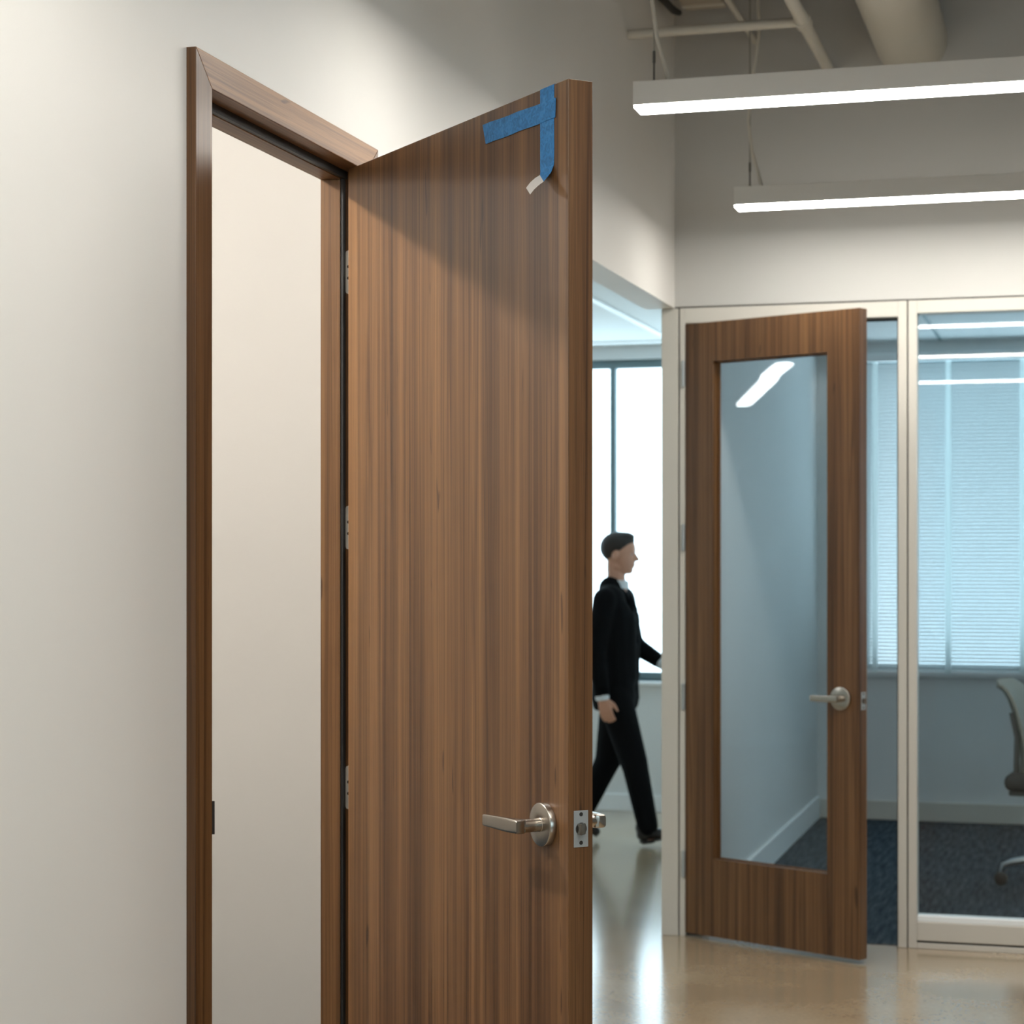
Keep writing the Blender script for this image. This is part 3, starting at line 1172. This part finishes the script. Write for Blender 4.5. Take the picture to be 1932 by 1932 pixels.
def capsule(bm, p, q, r0, r1, sx=1.0, seg=14):
    """tapered round-ended limb segment"""
    p, q = Vector(p), Vector(q)
    d = (q - p)
    n = d.length
    t = d.normalized()
    u, v = ring_frame(t)
    prof = []
    for k in range(5):
        a = -PI / 2 + (PI / 2) * k / 4
        prof.append((r0 * math.sin(a), r0 * math.cos(a)))
    for k in range(5):
        a = (PI / 2) * k / 4
        prof.append((n + r1 * math.sin(a), r1 * math.cos(a)))
    rings = [[bm.verts.new(p + t * h + (u * math.cos(2 * PI * k / seg) + v * math.sin(2 * PI * k / seg)) * max(r, 1e-4)) for k in range(seg)] for h, r in prof]
    for a, c in zip(rings, rings[1:]):
        for k in range(seg):
            bm.faces.new((a[k], a[(k + 1) % seg], c[(k + 1) % seg], c[k]))
    bm.faces.new(rings[0][::-1])
    bm.faces.new(rings[-1])


def fused(name, bm, m, parent, voxel, iters=6, smooth_f=0.5, **kw):
    """melt overlapping volumes into one continuous surface"""
    o = obj('melt', bm, m)
    r = o.modifiers.new('r', 'REMESH')
    r.mode = 'VOXEL'
    r.voxel_size = voxel
    r.use_smooth_shade = True
    s = o.modifiers.new('s', 'SMOOTH')
    s.factor = smooth_f
    s.iterations = iters
    dg = bpy.context.evaluated_depsgraph_get()
    dg.update()
    me = bpy.data.meshes.new_from_object(o.evaluated_get(dg))
    me.name = name
    bpy.data.objects.remove(o)
    n = bpy.data.objects.new(name, me)
    COL.objects.link(n)
    n.parent = parent
    for k, v in kw.items():
        n[k] = v
    return n


pe = thing('person', 'person in a black suit striding past the bright office windows beyond the wall opening', 'person', (-0.679, 9.18, 0))
# joints in metres, x = walking direction, y = away from the corridor side
J = dict(
    pelvis=(-0.03, 0, 0.715), waist=(-0.032, 0, 0.86), chest=(-0.035, 0, 1.06), neck=(-0.028, 0, 1.20), headb=(-0.016, 0, 1.27),
    shR=(-0.05, -0.150, 1.145), elR=(-0.088, -0.175, 0.905), wrR=(-0.058, -0.17, 0.70),
    shL=(-0.03, 0.150, 1.145), elL=(0.015, 0.175, 0.925), wrL=(0.145, 0.165, 0.845),
    hipR=(-0.025, -0.072, 0.70), knR=(0.075, -0.072, 0.372), anR=(0.142, -0.070, 0.062),
    hipL=(-0.035, 0.072, 0.70), knL=(-0.085, 0.072, 0.385), anL=(-0.205, 0.070, 0.135))


def hand(bm, w, axis, palm_n, side):
    """palm, four curled fingers of unequal length and a thumb"""
    w = Vector(w)
    t = Vector(axis).normalized()
    pn = Vector(palm_n).normalized()
    ac = t.cross(pn).normalized()
    for k in (-1, -0.33, 0.33, 1):
        capsule(bm, w + ac * 0.010 * k, w + t * 0.072 + ac * 0.0235 * k, 0.0125, 0.0105)
    for k, ln in zip((-1.15, -0.38, 0.38, 1.12), (0.052, 0.064, 0.070, 0.062)):
        r = 0.0074
        p0 = w + t * 0.072 + ac * 0.0225 * k
        p1 = p0 + t * ln * 0.45 + pn * ln * 0.12
        p2 = p1 + t * ln * 0.28 + pn * ln * 0.26
        p3 = p2 + t * ln * 0.12 + pn * ln * 0.24
        capsule(bm, p0, p1, r * 1.1, r, seg=10)
        capsule(bm, p1, p2, r, r * 0.93, seg=10)
        capsule(bm, p2, p3, r * 0.93, r * 0.8, seg=10)
    th0 = w + t * 0.022 + ac * 0.018 * side
    th1 = th0 + t * 0.028 + ac * 0.024 * side + pn * 0.012
    th2 = th1 + t * 0.030 + ac * 0.006 * side + pn * 0.010
    capsule(bm, th0, th1, 0.0115, 0.0092, seg=10)
    capsule(bm, th1, th2, 0.0092, 0.0072, seg=10)


bm = NB()
hc = Vector((-0.012, 0, 1.357))
ball(bm, hc + Vector((-0.006, 0, 0.022)), (0.082, 0.066, 0.074))       # skull
ball(bm, hc + Vector((0.016, 0, -0.028)), (0.056, 0.052, 0.066))       # face
ball(bm, hc + Vector((0.042, 0, -0.078)), (0.022, 0.024, 0.018))       # chin
capsule(bm, hc + Vector((-0.005, -0.034, -0.06)), hc + Vector((0.038, -0.012, -0.082)), 0.017, 0.014)
capsule(bm, hc + Vector((-0.005, 0.034, -0.06)), hc + Vector((0.038, 0.012, -0.082)), 0.017, 0.014)
capsule(bm, hc + Vector((0.066, 0, 0.004)), hc + Vector((0.084, 0, -0.026)), 0.007, 0.0105)   # nose
ball(bm, hc + Vector((0.078, -0.009, -0.029)), (0.008, 0.006, 0.006))
ball(bm, hc + Vector((0.078, 0.009, -0.029)), (0.008, 0.006, 0.006))
capsule(bm, hc + Vector((0.064, -0.030, 0.014)), hc + Vector((0.068, -0.008, 0.012)), 0.007, 0.007)   # brows
capsule(bm, hc + Vector((0.064, 0.030, 0.014)), hc + Vector((0.068, 0.008, 0.012)), 0.007, 0.007)
capsule(bm, hc + Vector((0.066, -0.014, -0.050)), hc + Vector((0.066, 0.014, -0.050)), 0.0065, 0.0065)  # lips
capsule(bm, hc + Vector((0.063, -0.013, -0.058)), hc + Vector((0.063, 0.013, -0.058)), 0.0070, 0.0070)
for s_ in (-1, 1):
    ball(bm, hc + Vector((-0.008, s_ * 0.068, -0.008)), (0.017, 0.008, 0.026), Matrix.Rotation(s_ * 0.35, 4, 'Z'))   # ears
capsule(bm, J['neck'], hc + Vector((-0.022, 0, -0.045)), 0.045, 0.042)
capsule(bm, J['pelvis'], J['waist'], 0.085, 0.078)
capsule(bm, J['waist'], J['chest'], 0.080, 0.092)
capsule(bm, (-0.035, -0.07, 1.06), (-0.035, 0.07, 1.06), 0.085, 0.085)
capsule(bm, (-0.03, -0.055, 0.71), (-0.03, 0.055, 0.71), 0.078, 0.078)
capsule(bm, J['chest'], J['neck'], 0.07, 0.045)
for s_ in 'RL':
    capsule(bm, (-0.035, 0, 1.15), J['sh' + s_], 0.045, 0.044)
    capsule(bm, J['sh' + s_], J['el' + s_], 0.042, 0.034)
    capsule(bm, J['el' + s_], J['wr' + s_], 0.033, 0.023)
    capsule(bm, J['hip' + s_], J['kn' + s_], 0.070, 0.048)
    capsule(bm, J['kn' + s_], J['an' + s_], 0.046, 0.031)
hand(bm, J['wrR'], Vector(J['wrR']) - Vector(J['elR']) + Vector((0.02, 0, 0)), (0.15, 1, 0), 1)
hand(bm, J['wrL'], Vector(J['wrL']) - Vector(J['elL']), (0, -1, -0.25), 1)
for s_, dv in (('R', (1, 0, 0.22)), ('L', (1, 0, -0.95))):
    a = Vector(J['an' + s_])
    capsule(bm, a + Vector((0, 0, -0.02)), a + Vector(dv) * 0.045 + Vector((0, 0, -0.022)), 0.024, 0.018)
body = fused('body', bm, SKIN, pe, 0.0048, 5)
# eyes
for s_ in (-1, 1):
    b = NB()
    ball(b, hc + Vector((0.0555, s_ * 0.022, 0.0)), (0.010, 0.010, 0.008))
    e = obj('eye', b, SHIRT, pe, True)
    b = NB()
    ball(b, hc + Vector((0.063, s_ * 0.0225, 0.0)), (0.004, 0.005, 0.005))
    obj('pupil', b, BLACK, e, True)
# short hair: skull cap cut above brow, ears and nape
bm = NB()
ball(bm, hc + Vector((-0.010, 0, 0.030)), (0.088, 0.072, 0.076))
for v in bm.verts:
    q = v.co - hc
    low = 0.052 if q.x > 0.045 else (0.020 if q.x > -0.005 else -0.045)
    f = max(0.0, min(1.0, (0.06 - q.x) / 0.12))
    lim = 0.048 * (1 - f) + (-0.048) * f
    if q.z < lim:
        v.co.z = hc.z + lim
        v.co.x = hc.x + q.x * 0.93
        v.co.y = q.y * 0.95
ball(bm, hc + Vector((0.018, 0.004, 0.078)), (0.052, 0.050, 0.026))
fused('hair', bm, HAIR, pe, 0.006, 3)
# jacket
bm = NB()
capsule(bm, (-0.034, -0.045, 0.68), (-0.036, -0.050, 0.90), 0.105, 0.094)
capsule(bm, (-0.034, 0.045, 0.68), (-0.036, 0.050, 0.90), 0.105, 0.094)
capsule(bm, (-0.036, -0.050, 0.90), (-0.040, -0.070, 1.07), 0.096, 0.098)
capsule(bm, (-0.036, 0.050, 0.90), (-0.040, 0.070, 1.07), 0.096, 0.098)
capsule(bm, (-0.010, -0.03, 0.78), (0.0, -0.04, 1.05), 0.085, 0.075)
capsule(bm, (-0.010, 0.03, 0.78), (0.0, 0.04, 1.05), 0.085, 0.075)
capsule(bm, (-0.042, -0.10, 1.145), (-0.036, 0.10, 1.145), 0.068, 0.068)
capsule(bm, (-0.050, -0.025, 1.195), (-0.045, 0.025, 1.195), 0.060, 0.060)
for s_ in 'RL':
    capsule(bm, J['sh' + s_], J['el' + s_], 0.057, 0.048)
    capsule(bm, J['el' + s_], Vector(J['el' + s_]).lerp(Vector(J['wr' + s_]), 0.93), 0.047, 0.037)
bmesh.ops.bisect_plane(bm, geom=bm.verts[:] + bm.edges[:] + bm.faces[:], plane_co=(0, 0, 0.625), plane_no=(0, 0, -1), clear_outer=True)
bmesh.ops.holes_fill(bm, edges=[e for e in bm.edges if e.is_boundary])
jk = fused('jacket', bm, SUIT, pe, 0.0085, 5)
for s_ in (-1, 1):
    b = NB()
    prism(b, [(s_ * 0.010, 0.94), (s_ * 0.052, 1.10), (s_ * 0.040, 1.185), (s_ * 0.018, 1.16)], 'X', 0.062, 0.072)
    for v in b.verts:
        v.co.x += 0.004 if v.co.z < 1.0 else (-0.010 if v.co.z < 1.13 else -0.050)
    obj('lapel', b, SUIT, jk)
# shirt: collar and cuffs
b = NB()
lathe(b, (-0.026, 0, 1.20), (0.12, 0, 1), [(0, 0.056), (0.012, 0.055), (0.034, 0.050), (0.036, 0.047)], 28)
sm(obj('shirt_collar', b, SHIRT, pe))
for s_ in 'RL':
    e, w = Vector(J['el' + s_]), Vector(J['wr' + s_])
    b = NB()
    lathe(b, e.lerp(w, 0.93), (w - e), [(0, 0.034), (0.03, 0.031), (0.034, 0.026)], 24)
    sm(obj('shirt_cuff', b, SHIRT, pe))
# trousers
bm = NB()
capsule(bm, (-0.03, -0.045, 0.69), (-0.03, 0.045, 0.69), 0.096, 0.096)
for s_ in 'RL':
    h, k_, a = (Vector(J[x + s_]) for x in ('hip', 'kn', 'an'))
    capsule(bm, h, k_, 0.086, 0.064)
    capsule(bm, k_, k_.lerp(a, 0.9), 0.062, 0.050)
fused('trousers', bm, SUIT, pe, 0.0085, 5)


def shoe(ank, pitch):
    """low leather shoe: sole, heel and rounded upper, tipped about the ankle"""
    bm = NB()
    capsule(bm, (-0.035, 0, -0.028), (0.075, 0, -0.036), 0.031, 0.026)
    capsule(bm, (0.05, 0, -0.038), (0.118, 0.0, -0.044), 0.030, 0.022)
    capsule(bm, (-0.03, 0, 0.005), (-0.02, 0, -0.03), 0.036, 0.034)
    for v in bm.verts:
        v.co.z = max(v.co.z, -0.056)
    M = Matrix.Translation(ank) @ Matrix.Rotation(pitch, 4, 'Y')
    bmesh.ops.transform(bm, matrix=M, verts=bm.verts)
    o = fused('shoe', bm, SHOE, pe, 0.006, 3)
    b = NB()
    pts = []
    for k in range(24):
        a = 2 * PI * k / 24
        x = 0.040 + 0.098 * math.cos(a)
        y = 0.033 * math.sin(a) * (1.0 if x > 0.02 else 0.85)
        pts.append((x, y))
    prism(b, pts, 'Z', -0.062, -0.053)
    prism(b, [(x * 0.33 - 0.028, y * 0.9) for x, y in pts], 'Z', -0.070, -0.060)
    bmesh.ops.transform(b, matrix=M, verts=b.verts)
    obj('sole', b, BLACK, o)


shoe((0.142, -0.070, 0.086), -0.18)
shoe((-0.205, 0.070, 0.150), 0.72)
